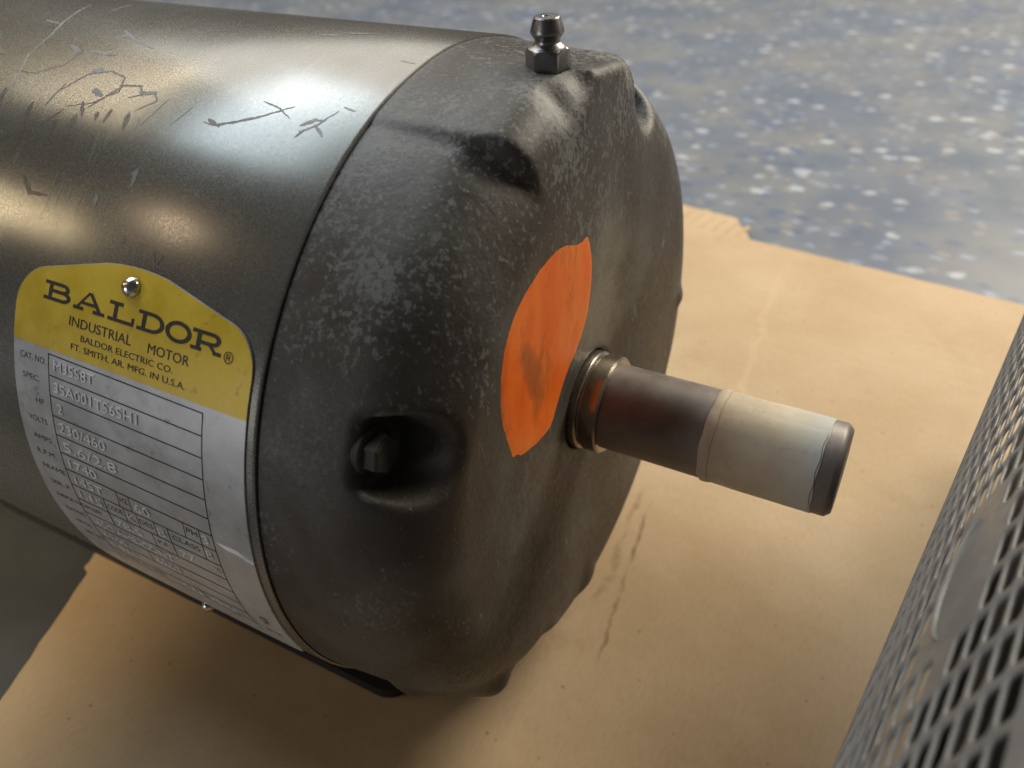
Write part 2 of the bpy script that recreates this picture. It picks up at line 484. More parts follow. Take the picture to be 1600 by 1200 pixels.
# --- signed distance model of the cast end bell, turned into a mesh with surface nets
def smin(a, b, k):
    h = np.clip(.5 + .5 * (b - a) / k, 0, 1)
    return b + (a - b) * h - k * h * (1 - h)
def smax(a, b, k):
    return -smin(-a, -b, k)
def capsule(x, y, z, a, b, r):
    a = np.array(a); b = np.array(b); ab = b - a
    t = np.clip(((x - a[0]) * ab[0] + (y - a[1]) * ab[1] + (z - a[2]) * ab[2]) / (ab @ ab), 0, 1)
    return np.sqrt((x - a[0] - t * ab[0]) ** 2 + (y - a[1] - t * ab[1]) ** 2 + (z - a[2] - t * ab[2]) ** 2) - r
BOLT_TH = (65, 155, 245, 335)
BOLT_R, SEAT = 76.8, 20.0
FACE = 34.4
def bell_sdf(x, y, z):
    r = np.sqrt(y * y + z * z)
    cr = 17.0
    qx = x - (FACE - cr); qr = r - (RS - .85 - .10 * np.maximum(x, 0) - cr)
    d = np.sqrt(np.maximum(qx, 0) ** 2 + np.maximum(qr, 0) ** 2) + np.minimum(np.maximum(qx, qr), 0) - cr
    # tongue that carries the grease passage up to the rim
    poly = [(1, 83), (-27, 56), (-27, 0), (27, 0), (27, 56), (17, 80.5)]
    pd = np.full_like(r, -1e9)
    n = len(poly)
    for i in range(n):
        (ay, az), (by, bz) = poly[i], poly[(i + 1) % n]
        L = math.hypot(by - ay, bz - az)
        ny, nz = -(bz - az) / L, (by - ay) / L
        pd = np.maximum(pd, -(ny * (y - ay) + nz * (z - az))) if False else np.maximum(pd, -((y - ay) * ny + (z - az) * nz))
    rib = smax(smax(pd, x - 33.2, 4.0), r - (RS - .6), 3.0)
    d = smin(d, rib, 2.2)
    # fuller shoulder under the grease fitting, ending in a wall on the near side
    c2 = 9.0
    ux = x - (33.0 - c2); ur = r - (RS - .95 - .03 * np.maximum(x, 0) - c2)
    boss = np.sqrt(np.maximum(ux, 0) ** 2 + np.maximum(ur, 0) ** 2) + np.minimum(np.maximum(ux, ur), 0) - c2
    for th_, sg in ((111.5, 1), (67.0, -1)):
        t_ = rad(th_)
        boss = smax(boss, sg * (-math.sin(t_) * y + math.cos(t_) * z), 2.5)
    boss = smax(boss, 40 - r, 2.0)
    d = smin(d, boss, 1.6)
    # fitting pad
    fy, fz = 84 * math.cos(rad(91)), 84 * math.sin(rad(91))
    # small cast lugs on the rim
    for (lx, lr, lt, s, kk) in LUGS:
        p = pol(lx, lr, lt)
        d = smin(d, np.sqrt((x - p[0]) ** 2 + (y - p[1]) ** 2 + (z - p[2]) ** 2) - s, kk)
    d = smin(d, capsule(x, y, z, pol(14, 78.8, -142), pol(24.5, 78.8, -126), 6.2), 3.5)
    # scoops
    d = smax(d, -capsule(x, y, z, pol(26.0, 83.5, 114.0), pol(44, 75.5, 113.4), 3.7), 3.0)
    d = smax(d, -capsule(x, y, z, pol(30, 84.5, 98), pol(37, 78, 99), 4.2), 2.4)
    # bolt pockets
    for th in BOLT_TH:
        p = pol(0, BOLT_R, th)
        c = np.sqrt((y - p[1]) ** 2 + (z - p[2]) ** 2) - (7.4 + .12 * np.maximum(x - SEAT, 0))
        c = smax(c, SEAT - x, 2.0)
        d = smax(d, -c, 2.4)
    # shaft bore and shallow dish
    d = smax(d, -(np.sqrt((x - (FACE + 230.0 - 2.3)) ** 2 + r * r) - 230.0), 1.5)
    d = smax(d, -smax(r - 13.4, 30 - x, .6), .8)
    d = smax(d, -x - 4, .4)
    return d
LUGS = [(31.0, 66.5, -4, 4.0, 1.6), (29.5, 66, -92, 5.2, 4), (29.5, 68, -114, 5.0, 3)]

def surface_nets(fn, lo, hi, h):
    ax = [np.arange(lo[i], hi[i] + h, h) for i in range(3)]
    X, Y, Z = np.meshgrid(*ax, indexing='ij')
    D = fn(X, Y, Z)
    s = D < 0
    nx, ny, nz = D.shape
    corners = [(i, j, k) for i in (0, 1) for j in (0, 1) for k in (0, 1)]
    cnt = sum(s[i:nx - 1 + i, j:ny - 1 + j, k:nz - 1 + k].astype(np.int8) for i, j, k in corners)
    act = (cnt > 0) & (cnt < 8)
    idx = np.full(act.shape, -1, np.int64)
    ci = np.argwhere(act)
    idx[act] = np.arange(len(ci))
    acc = np.zeros((len(ci), 3)); num = np.zeros(len(ci))
    for a in corners:
        for axis in range(3):
            if a[axis]:
                continue
            b = list(a); b[axis] = 1
            da = D[ci[:, 0] + a[0], ci[:, 1] + a[1], ci[:, 2] + a[2]]
            db = D[ci[:, 0] + b[0], ci[:, 1] + b[1], ci[:, 2] + b[2]]
            cross = (da < 0) != (db < 0)
            t = np.where(cross, da / np.where(da == db, 1, da - db), 0)
            p = np.tile(np.array(a, float), (len(ci), 1)); p[:, axis] = t
            acc += np.where(cross[:, None], p, 0); num += cross
    V = (acc / num[:, None] + ci) * h + np.array(lo)
    F = []
    for axis in range(3):
        u, w = (axis + 1) % 3, (axis + 2) % 3
        sl0 = [slice(1, -1)] * 3; sl1 = [slice(1, -1)] * 3
        sl0[axis] = slice(0, D.shape[axis] - 1); sl1[axis] = slice(1, D.shape[axis])
        a = s[tuple(sl0)]; b = s[tuple(sl1)]
        for flip, mask in ((False, a & ~b), (True, ~a & b)):
            e = np.argwhere(mask)
            if not len(e):
                continue
            e = e + np.array([0 if i == axis else 1 for i in range(3)])
            def cell(du, dw):
                c = e.copy(); c[:, u] -= du; c[:, w] -= dw
                return idx[c[:, 0], c[:, 1], c[:, 2]]
            q = np.stack([cell(1, 1), cell(0, 1), cell(0, 0), cell(1, 0)], 1)
            F.append(q[:, ::-1] if flip else q)
    return V, np.concatenate(F)

V, F = surface_nets(bell_sdf, (-6, -87, -87), (39, 87, 87), .95)
# relax onto the true surface
for _ in range(3):
    d = bell_sdf(V[:, 0], V[:, 1], V[:, 2])
    e = .05
    g = np.stack([bell_sdf(V[:, 0] + e, V[:, 1], V[:, 2]) - d, bell_sdf(V[:, 0], V[:, 1] + e, V[:, 2]) - d, bell_sdf(V[:, 0], V[:, 1], V[:, 2] + e) - d], 1) / e
    V -= (d / np.maximum((g * g).sum(1), .2))[:, None] * g
def fast_mesh(name, V, F, mat, parent):
    me = bpy.data.meshes.new(name)
    me.vertices.add(len(V))
    Wv = V * .001; Wv[:, 2] += H * .001
    me.vertices.foreach_set('co', Wv.astype(np.float32).ravel())
    me.loops.add(len(F) * 4)
    me.loops.foreach_set('vertex_index', F.astype(np.int32).ravel())
    me.polygons.add(len(F))
    me.polygons.foreach_set('loop_start', np.arange(0, len(F) * 4, 4, dtype=np.int32))
    me.update(calc_edges=True)
    me.validate()
    me.polygons.foreach_set('use_smooth', np.ones(len(me.polygons), bool))
    me.materials.append(mat)
    o = bpy.data.objects.new(name, me)
    return link(o, parent)
bell = fast_mesh('end_bell', V, F, M['bell'], motor)
bell['label'] = 'scuffed dark cast end bell with bolt pockets'

def face_x(y, z):
    """x of the bell surface under (y, z), found from the front"""
    y = np.asarray(y, float); z = np.asarray(z, float)
    x = np.full_like(y, 45.0)
    for _ in range(60):
        x = x - np.maximum(bell_sdf(x, y, z), -1) * .8
    return x

# orange paint brushed on the face
ob = [(50.8, 97.5), (50.4, 100), (51.8, 104), (55, 107.5), (57.7, 112), (59.5, 117), (61, 122.5), (62.2, 127), (62.6, 130.5), (62, 134.5), (60.7, 138.5), (58.7, 142.5), (56.2, 147), (53.3, 151), (50, 155), (47.4, 158.5),
      (45.6, 161.8), (44.0, 160.8), (42.2, 162.6), (38, 162.6), (33, 162.8), (28, 162), (24.6, 160), (23.4, 152), (22.8, 143), (22.9, 134), (22.6, 124), (23, 113), (24.8, 104), (28.5, 98.5), (34, 96.2), (40, 95.2), (46, 95.6)]
for _ in range(1):      # round the corners of the brushed outline
    ob = [q for i in range(len(ob)) for q in ((ob[i][0] * .75 + ob[(i + 1) % len(ob)][0] * .25, ob[i][1] * .75 + ob[(i + 1) % len(ob)][1] * .25),
                                             (ob[i][0] * .25 + ob[(i + 1) % len(ob)][0] * .75, ob[i][1] * .25 + ob[(i + 1) % len(ob)][1] * .75))]
pts = []
rr = random.Random(3)
for i in range(len(ob)):
    a, b = ob[i], ob[(i + 1) % len(ob)]
    for k in range(4):
        t = k / 4
        R_, T_ = a[0] + (b[0] - a[0]) * t + rr.uniform(-.07, .07), a[1] + (b[1] - a[1]) * t
        pts.append((R_ * math.cos(rad(T_)), R_ * math.sin(rad(T_))))
from mathutils.geometry import delaunay_2d_cdt
def inside(y, z, P):
    c = False
    for i in range(len(P)):
        (a, b), (d, e) = P[i], P[i - 1]
        if (b > z) != (e > z) and y < (d - a) * (z - b) / (e - b) + a:
            c = not c
    return c
inner = []
for iy in np.arange(-58, 2, 1.6):
    for iz in np.arange(8, 60, 1.6):
        q = (iy + rr.uniform(-.3, .3), iz + rr.uniform(-.3, .3))
        if inside(q[0], q[1], pts) and min(math.hypot(q[0] - a, q[1] - b) for a, b in pts) > 1.0:
            inner.append(q)
N = len(pts)
dv, _, df, *_r = delaunay_2d_cdt([Vector(q) for q in pts + inner], [(k, (k + 1) % N) for k in range(N)], [], 1, 1e-5)
yy = np.array([q.x for q in dv]); zz = np.array([q.y for q in dv])
xx = face_x(yy, zz)
edge = np.array([min(math.hypot(q.x - a, q.y - b) for a, b in pts) < .02 for q in dv])
vv = list(zip(xx + np.where(edge, -.02, .14), yy, zz))
ff = [tuple(q) for q in df]
o = mesh_obj('orange_paint_patch', vv, ff, M['orange'], bell, True)
o['label'] = 'fluorescent orange paint brushed on the end face'

# hex bolts in the pockets
def hexhead(name, th):
    p = pol(0, BOLT_R, th)
    v, f = [], []
    S = 24
    prof = [(SEAT - 1.6, 4.9, 0), (SEAT + .4, 4.9, 0), (SEAT + .7, 4.6, 0), (SEAT + .9, 4.1, 1), (SEAT + 3.4, 4.1, 1), (SEAT + 3.9, 3.6, 1)]
    for x, r, hx in prof:
        for k in range(S):
            a = 2 * PI * k / S + .25
            q = r
            if hx:
                w = (2 * PI * k / S) % (PI / 3) - PI / 6
                q = r * math.cos(PI / 6) / math.cos(w)
            v.append((x, p[1] + q * math.cos(a), p[2] + q * math.sin(a)))
    for i in range(len(prof) - 1):
        for k in range(S):
            k2 = (k + 1) % S
            f.append((i * S + k, (i + 1) * S + k, (i + 1) * S + k2, i * S + k2))
    f.append(tuple(reversed(range((len(prof) - 1) * S, len(prof) * S))))
    return mesh_obj(name, v, f, M['bolt'], bell, True, 30)
for th in BOLT_TH:
    hexhead('hex_bolt', th)

# --- grease fitting
def fitting():
    th = 91.3
    xb = 23.2
    rb = RS - .5
    t = rad(th)
    up = Vector((0, math.cos(t), math.sin(t)))
    e1 = Vector((1, 0, 0))
    e2 = up.cross(e1)
    base = Vector((xb, 0, 0)) + up * (rb - 2.0)
    S = 48
    def lathe(name, prof, par, mat, hexed=False):
        v, f = [], []
        for h, r, hx in prof:
            h = 2 + (h - 2) * .76
            for k in range(S):
                a = 2 * PI * k / S
                q = r
                if hx:
                    w = a % (PI / 3) - PI / 6
                    q = min(r, 3.95 / math.cos(w)) if hx == 2 else 3.95 / math.cos(w)
                v.append(tuple(base + up * h + (e1 * math.cos(a + .35) + e2 * math.sin(a + .35)) * q))
        for i in range(len(prof) - 1):
            for k in range(S):
                k2 = (k + 1) % S
                f.append((i * S + k, i * S + k2, (i + 1) * S + k2, (i + 1) * S + k))
        f.append(tuple(range((len(prof) - 1) * S, len(prof) * S)))
        return mesh_obj(name, v, f, mat, par, True, 28)
    g = lathe('grease_fitting', [(0, 4, 1), (4.3, 4, 1), (4.9, 4.25, 2), (5.3, 3.95, 2), (5.45, 3.6, 0), (6.0, 3.0, 0), (6.6, 2.62, 0), (7.2, 2.55, 0), (7.8, 2.75, 0), (8.5, 3.15, 0), (9.0, 3.42, 0), (9.4, 3.45, 0),
                           (10.0, 3.32, 0), (11.6, 2.9, 0), (12.7, 2.58, 0), (12.95, 2.35, 0), (13.0, 2.0, 0), (12.95, .9, 0), (12.7, .75, 0)], motor, M['fitting'])
    g['label'] = 'small steel grease nipple standing on the bell rim'
    return g
fitting()

# --- shaft
shaft = revolve('shaft', [(20, 11.1), (94.2, 11.1), (94.6, 11.0), (95.7, 10.0), (95.8, 9.7), (95.8, 0.01)], M['shaft'], motor, 128)
revolve('shoulder', [(28, 13.0), (34.0, 13.0), (34.4, 12.7), (34.6, 12.2), (35.0, 12.15), (35.3, 12.6), (35.7, 12.7), (39.1, 12.7), (39.6, 12.2), (39.7, 11.0)], M['collar'], shaft, 128)
def tape():
    v, f = [], []
    S, NX = 120, 20
    rr = random.Random(5)
    ph = [rr.uniform(0, 6.28) for _ in range(8)]
    def ring(x, r):
        for k in range(S):
            a = 2 * PI * k / S
            wob = .035 * math.sin(3 * a + ph[0] + x * .3) + .03 * math.sin(7 * a + ph[1] - x * .5) + .02 * math.sin(13 * a + ph[2])
            xs = x + (.18 * math.sin(2 * a + ph[3]) + .1 * math.sin(9 * a + ph[4]) if x < 66 or x > 91 else 0)
            v.append((xs, (r + wob) * math.cos(a), (r + wob) * math.sin(a)))
    xs = [65.2, 65.25] + list(np.linspace(65.6, 91.2, NX)) + [91.45, 91.5]
    rs = [11.08, 11.38] + [11.62 if x < 67.0 else (11.34) for x in np.linspace(65.6, 91.2, NX)] + [11.3, 11.06]
    for x, r in zip(xs, rs):
        ring(x, r)
    for i in range(len(xs) - 1):
        for k in range(S):
            k2 = (k + 1) % S
            f.append((i * S + k, (i + 1) * S + k, (i + 1) * S + k2, i * S + k2))
    o = mesh_obj('masking_tape_wrap', v, f, M['tape'], shaft, True, 40)
    o['label'] = 'cream masking tape wrapped round the shaft'
    # loose overlapping end of the tape
    v, f = [], []
    nk, nx = 26, 4
    for j in range(nx + 1):
        for k in range(nk + 1):
            th = 98 + (206 - 98) * k / nk
            x0 = 67.2 + .35 * math.sin(k * .5) + .5 * (k / nk)
            x1 = 90.9 + .15 * math.sin(k * .9)
            x = x0 + (x1 - x0) * j / nx
            lift = .20 if (0 < k < nk and j > 0) else .12
            v.append(pol(x, 11.40 + lift, th))
    for j in range(nx):
        for k in range(nk):
            a = j * (nk + 1) + k
            f.append((a, a + nk + 1, a + nk + 2, a + 1))
    mesh_obj('tape_end', v, f, M['tape'], o, True)
tape()

# --- foot
foot_o = []
for (cx_, cy_, a0) in ((-11, -46, -90), (-11, 46, 0), (-190, 46, 90), (-190, -46, 180)):
    for k in range(7):
        a = rad(a0 + 15 * k)
        foot_o.append((cx_ + 8 * math.cos(a), cy_ + 8 * math.sin(a)))
foot = slab('foot', foot_o, -H + .05, -H + 4.0, M['dark'], motor)
for s in (-1, 1):
    slab('web', [(-180, s * 30 - 3), (-14, s * 30 - 3), (-14, s * 30 + 3), (-180, s * 30 + 3)], -H + 4.0, -70, M['dark'], foot)

# ------------------------------------------------------------------ nameplate
RP = RS + .45
plate = empty('name_plate')
plate.parent = motor
plate['label'] = 'curved nameplate, yellow top and silver table'
def wrap(u, th, off):                   # u = x in mm, th = degrees round the shell
    return pol(u, RP + off, th)
XL, XR, XC = -70.6, -2.4, -36.5
DEG = 180 / PI / RP                     # degrees per mm of arc
def plate_top(u):                       # upper edge
    a = abs(u - XC)
    t = 139.6 + max(0, a - 5) * (144.0 - 139.6) / 27.0 if a > 5 else 139.6
    if a <= 9:
        t = 139.75 + (a / 9) ** 2 * .50 if a > 0 else 139.75
    c = 34.1 - a
    if c < 7:                           # rounded corner
        t += (7 - math.sqrt(max(0, 49 - (7 - c) ** 2))) * DEG
    return t
def plate_bot(u):
    a = abs(u - XC)
    t = 206.8 - max(0, a - 8) * 4.6 / 26
    c = 34.1 - a
    if c < 5:
        t -= (5 - math.sqrt(max(0, 25 - (5 - c) ** 2))) * DEG
    return t
us = np.concatenate([np.linspace(XL, XL + 1.5, 6)[:-1], np.linspace(XL + 1.5, XL + 8, 8)[:-1], np.linspace(XL + 8, XR - 8, 34)[:-1], np.linspace(XR - 8, XR - 1.5, 8)[:-1], np.linspace(XR - 1.5, XR, 6)])
def sheet_between(name, ft, fb, n, mat, parent, thick=.5, off=0.):
    v, f = [], []
    for i in range(n + 1):
        for u in us:
            a, b = ft(u), fb(u)
            v.append(wrap(u, a + (b - a) * i / n, off))
    m_ = len(us)
    for i in range(n):
        for k in range(m_ - 1):
            f.append((i * m_ + k, (i + 1) * m_ + k, (i + 1) * m_ + k + 1, i * m_ + k + 1))
    # rim
    rim = [k for k in range(m_)] + [i * m_ + m_ - 1 for i in range(1, n + 1)] + [n * m_ + k for k in range(m_ - 2, -1, -1)] + [i * m_ for i in range(n - 1, 0, -1)]
    b0 = len(v)
    for q in rim:
        p = v[q]
        r = math.hypot(p[1], p[2]); s = (r - thick) / r
        v.append((p[0], p[1] * s, p[2] * s))
    L = len(rim)
    for i in range(L):
        f.append((rim[i], rim[(i + 1) % L], b0 + (i + 1) % L, b0 + i))
    return mesh_obj(name, v, f, mat, parent, True, 40)
YB = 154.6
sheet_between('plate_body', plate_top, plate_bot, 70, M['silver'], plate)
sheet_between('yellow_field', lambda u: plate_top(u) + .12, lambda u: YB, 20, M['yellow'], plate, .05, .06)

def wrap_mesh(name, tris_v, faces, mat, off, thick=0, parent=plate):
    o = mesh_obj(name, [wrap(u, th, off + h) for u, th, h in tris_v], faces, mat, parent)
    return o

# text helper: returns flat verts (u, up, h) and faces of a string fitted in a box
def text_mesh(s, extrude=0.):
    cu = bpy.data.curves.new('t', 'FONT')
    cu.body = s
    cu.size = 1
    cu.resolution_u = 3
    cu.extrude = extrude
    cu.offset = 0
    cu.bevel_resolution = 0
    to = bpy.data.objects.new('t', cu)
    scene.collection.objects.link(to)
    dg = bpy.context.evaluated_depsgraph_get()
    me = bpy.data.meshes.new_from_object(to.evaluated_get(dg))
    v = np.array([tuple(q.co) for q in me.vertices]) if len(me.vertices) else np.zeros((0, 3))
    f = [tuple(p.vertices) for p in me.polygons]
    bpy.data.objects.remove(to)
    bpy.data.curves.remove(cu)
    bpy.data.meshes.remove(me)
    return v, f
def put_text(items, name, mat, off, extrude=0., bold=0.):
    """items: (string, u0, u1, th_top, th_bottom [, cap]) all gathered in one lettering mesh"""
    AV, AF = [], []
    for it in items:
        s, u0, u1, t0, t1 = it[:5]
        v, f = text_mesh(s, extrude)
        if not len(v):
            continue
        x0, x1 = v[:, 0].min(), v[:, 0].max()
        y0, y1 = v[:, 1].min(), v[:, 1].max()
        b = len(AV)
        for q in v:
            u = u0 + (q[0] - x0) / max(x1 - x0, 1e-6) * (u1 - u0)
            th = t1 + (q[1] - y0) / max(y1 - y0, 1e-6) * (t0 - t1)
            AV.append((u, th, (q[2] + extrude) * 1.1 if extrude else 0))
        AF += [tuple(i + b for i in p) for p in f]
    return wrap_mesh(name, AV, AF, mat, off)

# slab-serif brand letters built from strokes; every letter is its own part
def brand_letter(ch, u0, u1, tt, tb):
    w = u1 - u0
    Hh = (tb - tt) / DEG
    s = 1.08            # thick stroke
    t_ = .72           # thin stroke / serif
    quads = []
    def rect(a, b, c, d):
        quads.append([(a, b), (c, b), (c, d), (a, d)])
    def band(cx, cy, rx, ry, a0, a1, th, n=14, tx=None):
        tx = th if tx is None else tx
        for k in range(n):
            p, q = rad(a0 + (a1 - a0) * k / n), rad(a0 + (a1 - a0) * (k + 1) / n)
            quads.append([(cx + rx * math.cos(p), cy + ry * math.sin(p)), (cx + rx * math.cos(q), cy + ry * math.sin(q)),
                          (cx + (rx - tx) * math.cos(q), cy + (ry - th) * math.sin(q)), (cx + (rx - tx) * math.cos(p), cy + (ry - th) * math.sin(p))])
    def slant(x0, y0, x1, y1, wd):
        quads.append([(x0, y0), (x0 + wd, y0), (x1 + wd, y1), (x1, y1)])
    if ch in 'BDR':
        sx = .17 * w
        rect(0, 0, (.36 if ch == 'R' else .3) * w, t_); rect(0, Hh - t_, .3 * w, Hh); rect(sx, t_, sx + s, Hh - t_)
    if ch == 'B':
        hm = Hh * .52
        rect(.3 * w, 0, .70 * w, t_); rect(.3 * w, Hh - t_, .66 * w, Hh); rect(sx + s, hm - t_ / 2, .68 * w, hm + t_ / 2)
        r1 = (hm + t_ / 2) / 2; band(.70 * w, r1, .30 * w, r1, -90, 90, t_, 14, s)
        r2 = (Hh - hm + t_ / 2) / 2; band(.66 * w, Hh - r2, .26 * w, r2, -90, 90, t_, 14, s)
    elif ch == 'D':
        rect(.3 * w, 0, .52 * w, t_); rect(.3 * w, Hh - t_, .52 * w, Hh)
        band(.52 * w, Hh / 2, .48 * w, Hh / 2, -90, 90, t_, 20, s)
    elif ch == 'R':
        hm = Hh * .44
        rect(.3 * w, Hh - t_, .66 * w, Hh); rect(sx + s, hm - t_ / 2, .68 * w, hm + t_ / 2)
        r2 = (Hh - hm + t_ / 2) / 2; band(.66 * w, Hh - r2, .27 * w, r2, -90, 90, t_, 14, s)
        slant(.74 * w, .25 * Hh * .3, .52 * w, hm, s); rect(.73 * w, 0, w, t_)
    elif ch == 'A':
        slant(.10 * w, t_, .44 * w, Hh, t_ + .05); slant(.76 * w, t_, .43 * w, Hh, s + .1)
        rect(.24 * w, Hh * .32, .74 * w, Hh * .32 + t_ * .9)
        rect(0, 0, .33 * w, t_); rect(.64 * w, 0, w, t_)
    elif ch == 'L':
        sx = .2 * w
        rect(0, 0, w - .01, t_); rect(0, Hh - t_, .52 * w, Hh); rect(sx, t_, sx + s, Hh - t_); rect(w - t_, t_, w, Hh * .42)
    elif ch == 'O':
        band(w / 2, Hh / 2, w / 2, Hh / 2 + .12, 0, 360, t_ + .06, 36, s)
    V_, F_ = [], []
    for i, q in enumerate(quads):
        b = len(V_)
        # orientation fix
        ar = sum(q[k][0] * q[(k + 1) % 4][1] - q[(k + 1) % 4][0] * q[k][1] for k in range(4))
        if ar < 0:
            q = q[::-1]
        for (a, c) in q:
            V_.append((u0 + a, tb - c * DEG, .004 * (i % 9)))
        F_.append((b, b + 1, b + 2, b + 3))
    wrap_mesh('brand_letter', V_, F_, M['ink'], .12)
for ch, a, b, dt in (('B', -62, -53.6, 0), ('A', -52.5, -43, .03), ('L', -42, -34.4, .06), ('D', -33.5, -26.1, .1), ('O', -25.7, -18.7, .15), ('R', -18.6, -10.6, .25)):
    brand_letter(ch, a, b, 144.85 + dt, 147.55 + dt)

put_text([('\u00ae', -9.9, -7.5, 146.7, 148.3),
          ('INDUSTRIAL', -53, -34.3, 148.8, 150.15), ('MOTOR', -29.5, -18.2, 148.95, 150.3),
          ('BALDOR ELECTRIC CO.', -49, -22.2, 151.0, 151.9), ('FT. SMITH, AR. MFG. IN U.S.A.', -51.8, -18.5, 152.55, 153.6)], 'printed_address', M['ink'], .13)
put_text([('CAT. NO.', -68.4, -59.9, 156.2, 157.15), ('SPEC.', -67.8, -62, 159.3, 160.2), ('HP', -64, -61.2, 162.8, 163.7), ('VOLTS', -67.6, -61.2, 166.1, 167.0), ('AMPS', -67.4, -61, 169.3, 170.2),
          ('R.P.M.', -67.6, -61, 172.1, 173.0), ('FRAME', -67.4, -59.6, 174.9, 175.8), ('SER. F.', -67, -59.8, 178.0, 178.9), ('NEMA NOM.EFF.', -67.2, -51, 181, 181.9), ('RATING', -66.5, -60, 184, 184.9),
          ('HZ', -41.6, -39, 175.0, 176.0), ('PH', -21.2, -17.9, 175.0, 176.0), ('CODE', -47.4, -42.4, 178.0, 179.0), ('DES', -37, -32.7, 178.0, 179.0), ('CLASS', -26.8, -18.6, 178.1, 179.1),
          ('P.F.', -33, -29.4, 181.1, 182.0), ('\u00b0C', -16, -14, 181.2, 182.0), ('BRGS', -66, -60.5, 187, 187.9), ('SER. NO.', -66, -58.5, 190, 190.9), ('USABLE AT 208V', -57, -40, 193, 193.9),
          ('SP', -9, -6.6, 190.8, 193.2), ('LR 2262', -9.8, -5.2, 195, 196.2)], 'printed_caption', M['ink'], .03)
em = [('M3558T', -57, -44.3, 156.0, 157.5), ('35A001T565H1', -57.2, -31.3, 159.3, 160.85), ('2', -56.6, -54.9, 162.5, 164.0), ('230/460', -57, -42, 165.6, 167.2), ('5.6/2.8', -56.8, -39.6, 168.8, 170.4),
      ('1740', -56.4, -47.2, 171.8, 173.3), ('145T', -56.2, -46.8, 174.8, 176.3), ('60', -36.8, -32, 174.8, 176.4), ('3', -16.4, -14.7, 175.0, 176.5), ('1.15', -56.6, -49, 177.8, 179.2),
      ('K', -40.6, -38.4, 177.9, 179.4), ('B', -31, -28.8, 178, 179.4), ('B', -16.6, -14.8, 178, 179.4), ('78.5', -46.5, -38, 180.8, 182.2), ('77', -26, -21.5, 180.9, 182.3),
      ('40C AMB-CONT', -56, -30, 183.9, 185.3), ('6205', -56, -48, 186.9, 188.3), ('6203', -38, -30, 186.9, 188.3), ('F 789', -56, -47, 189.9, 191.3), ('5.6A', -34, -27, 192.8, 194.2), ('OIL', -25, -18, 192.8, 194.2)]
put_text(em, 'embossed_value', M['emboss'], .02, .10)
# table rules
def rule(segs, name):
    V_, F_ = [], []
    for j, (u0, t0, u1, t1, wd) in enumerate(segs):
        h = .004 * (j % 7)
        n = max(1, int(abs(t1 - t0) / 2))
        if abs(t1 - t0) < .8:
            w = wd * DEG / 2
            b = len(V_)
            V_ += [(u0, t0 + w, h), (u1, t1 + w, h), (u1, t1 - w, h), (u0, t0 - w, h)]
            F_.append((b, b + 1, b + 2, b + 3))
        else:
            for k in range(n):
                ta, tb_ = t0 + (t1 - t0) * k / n, t0 + (t1 - t0) * (k + 1) / n
                ua, ub = u0 + (u1 - u0) * k / n, u0 + (u1 - u0) * (k + 1) / n
                b = len(V_)
                V_ += [(ua - wd / 2, ta, h), (ub - wd / 2, tb_, h), (ub + wd / 2, tb_, h), (ua + wd / 2, ta, h)]
                F_.append((b, b + 1, b + 2, b + 3))
    wrap_mesh(name, V_, F_, M['ink'], .04)
lines = [155.3, 158.45, 161.6, 164.8, 167.95, 171.05, 174.05, 177.0, 180.0, 183.0, 186.0, 189.0, 192.0, 195.0]
segs = [(-58.7, t, -13.3, t + .35, .28) for t in lines]
segs += [(-58.9, 155.2, -58.4, 198, .28), (-13.4, 155.6, -13.2, 198, .28)]
for u, a, b in ((-42.2, 174.1, 177.0), (-38.3, 174.1, 177.1), (-21.8, 174.2, 177.2), (-17.2, 174.3, 177.2), (-48, 177.1, 183.1), (-41.6, 177, 180.1), (-37.5, 177.1, 180.1), (-32, 177.1, 180.2), (-27.8, 177.2, 183.2), (-17.3, 177.2, 180.2), (-34.2, 180.2, 183.2),
                (-40, 186, 189), (-28, 192, 195)):
    segs.append((u, a, u - .1, b, .26))
rule(segs, 'table_rule')
# bright crease in the silver margin
cv, cf = [], []
for k in range(9):
    t = k / 8
    u = -12.4 + 10 * t
    th = 175.3 + .7 * t + .12 * math.sin(k)
    wd = .55 * math.sin(PI * min(1, t * 1.1 + .05)) + .1
    cv += [(u, th - wd * DEG, 0), (u, th, .42 * min(1, t * 3)), (u, th + wd * DEG, 0)]
for k in range(8):
    for j in range(2):
        a = k * 3 + j
        cf.append((a + 1, a, a + 3, a + 4))
wrap_mesh('bent_crease', cv, cf, M['emboss'], .01)

def rivet(u, th, r=2.0):
    c = Vector(wrap(u, th, 0)); up = Vector((0, math.cos(rad(th)), math.sin(rad(th)))); e1 = Vector((1, 0, 0)); e2 = up.cross(e1)
    v, f = [], []
    S, K = 24, 7
    v.append(tuple(c + up * r * .92))
    for i in range(1, K + 1):
        a = PI / 2 * i / K
        for k in range(S):
            b = 2 * PI * k / S
            v.append(tuple(c + up * (r * .92 * math.cos(a) + .02) + (e1 * math.cos(b) + e2 * math.sin(b)) * r * math.sin(a)))
    f += [(0, 1 + k, 1 + (k + 1) % S) for k in range(S)]
    for i in range(K - 1):
        for k in range(S):
            k2 = (k + 1) % S
            f.append((1 + i * S + k, 1 + (i + 1) * S + k, 1 + (i + 1) * S + k2, 1 + i * S + k2))
    mesh_obj('rivet', v, f, M['rivet'], plate, True)
rivet(-36.8, 142.5, 2.2)
rivet(-37, 204.3, 1.7)

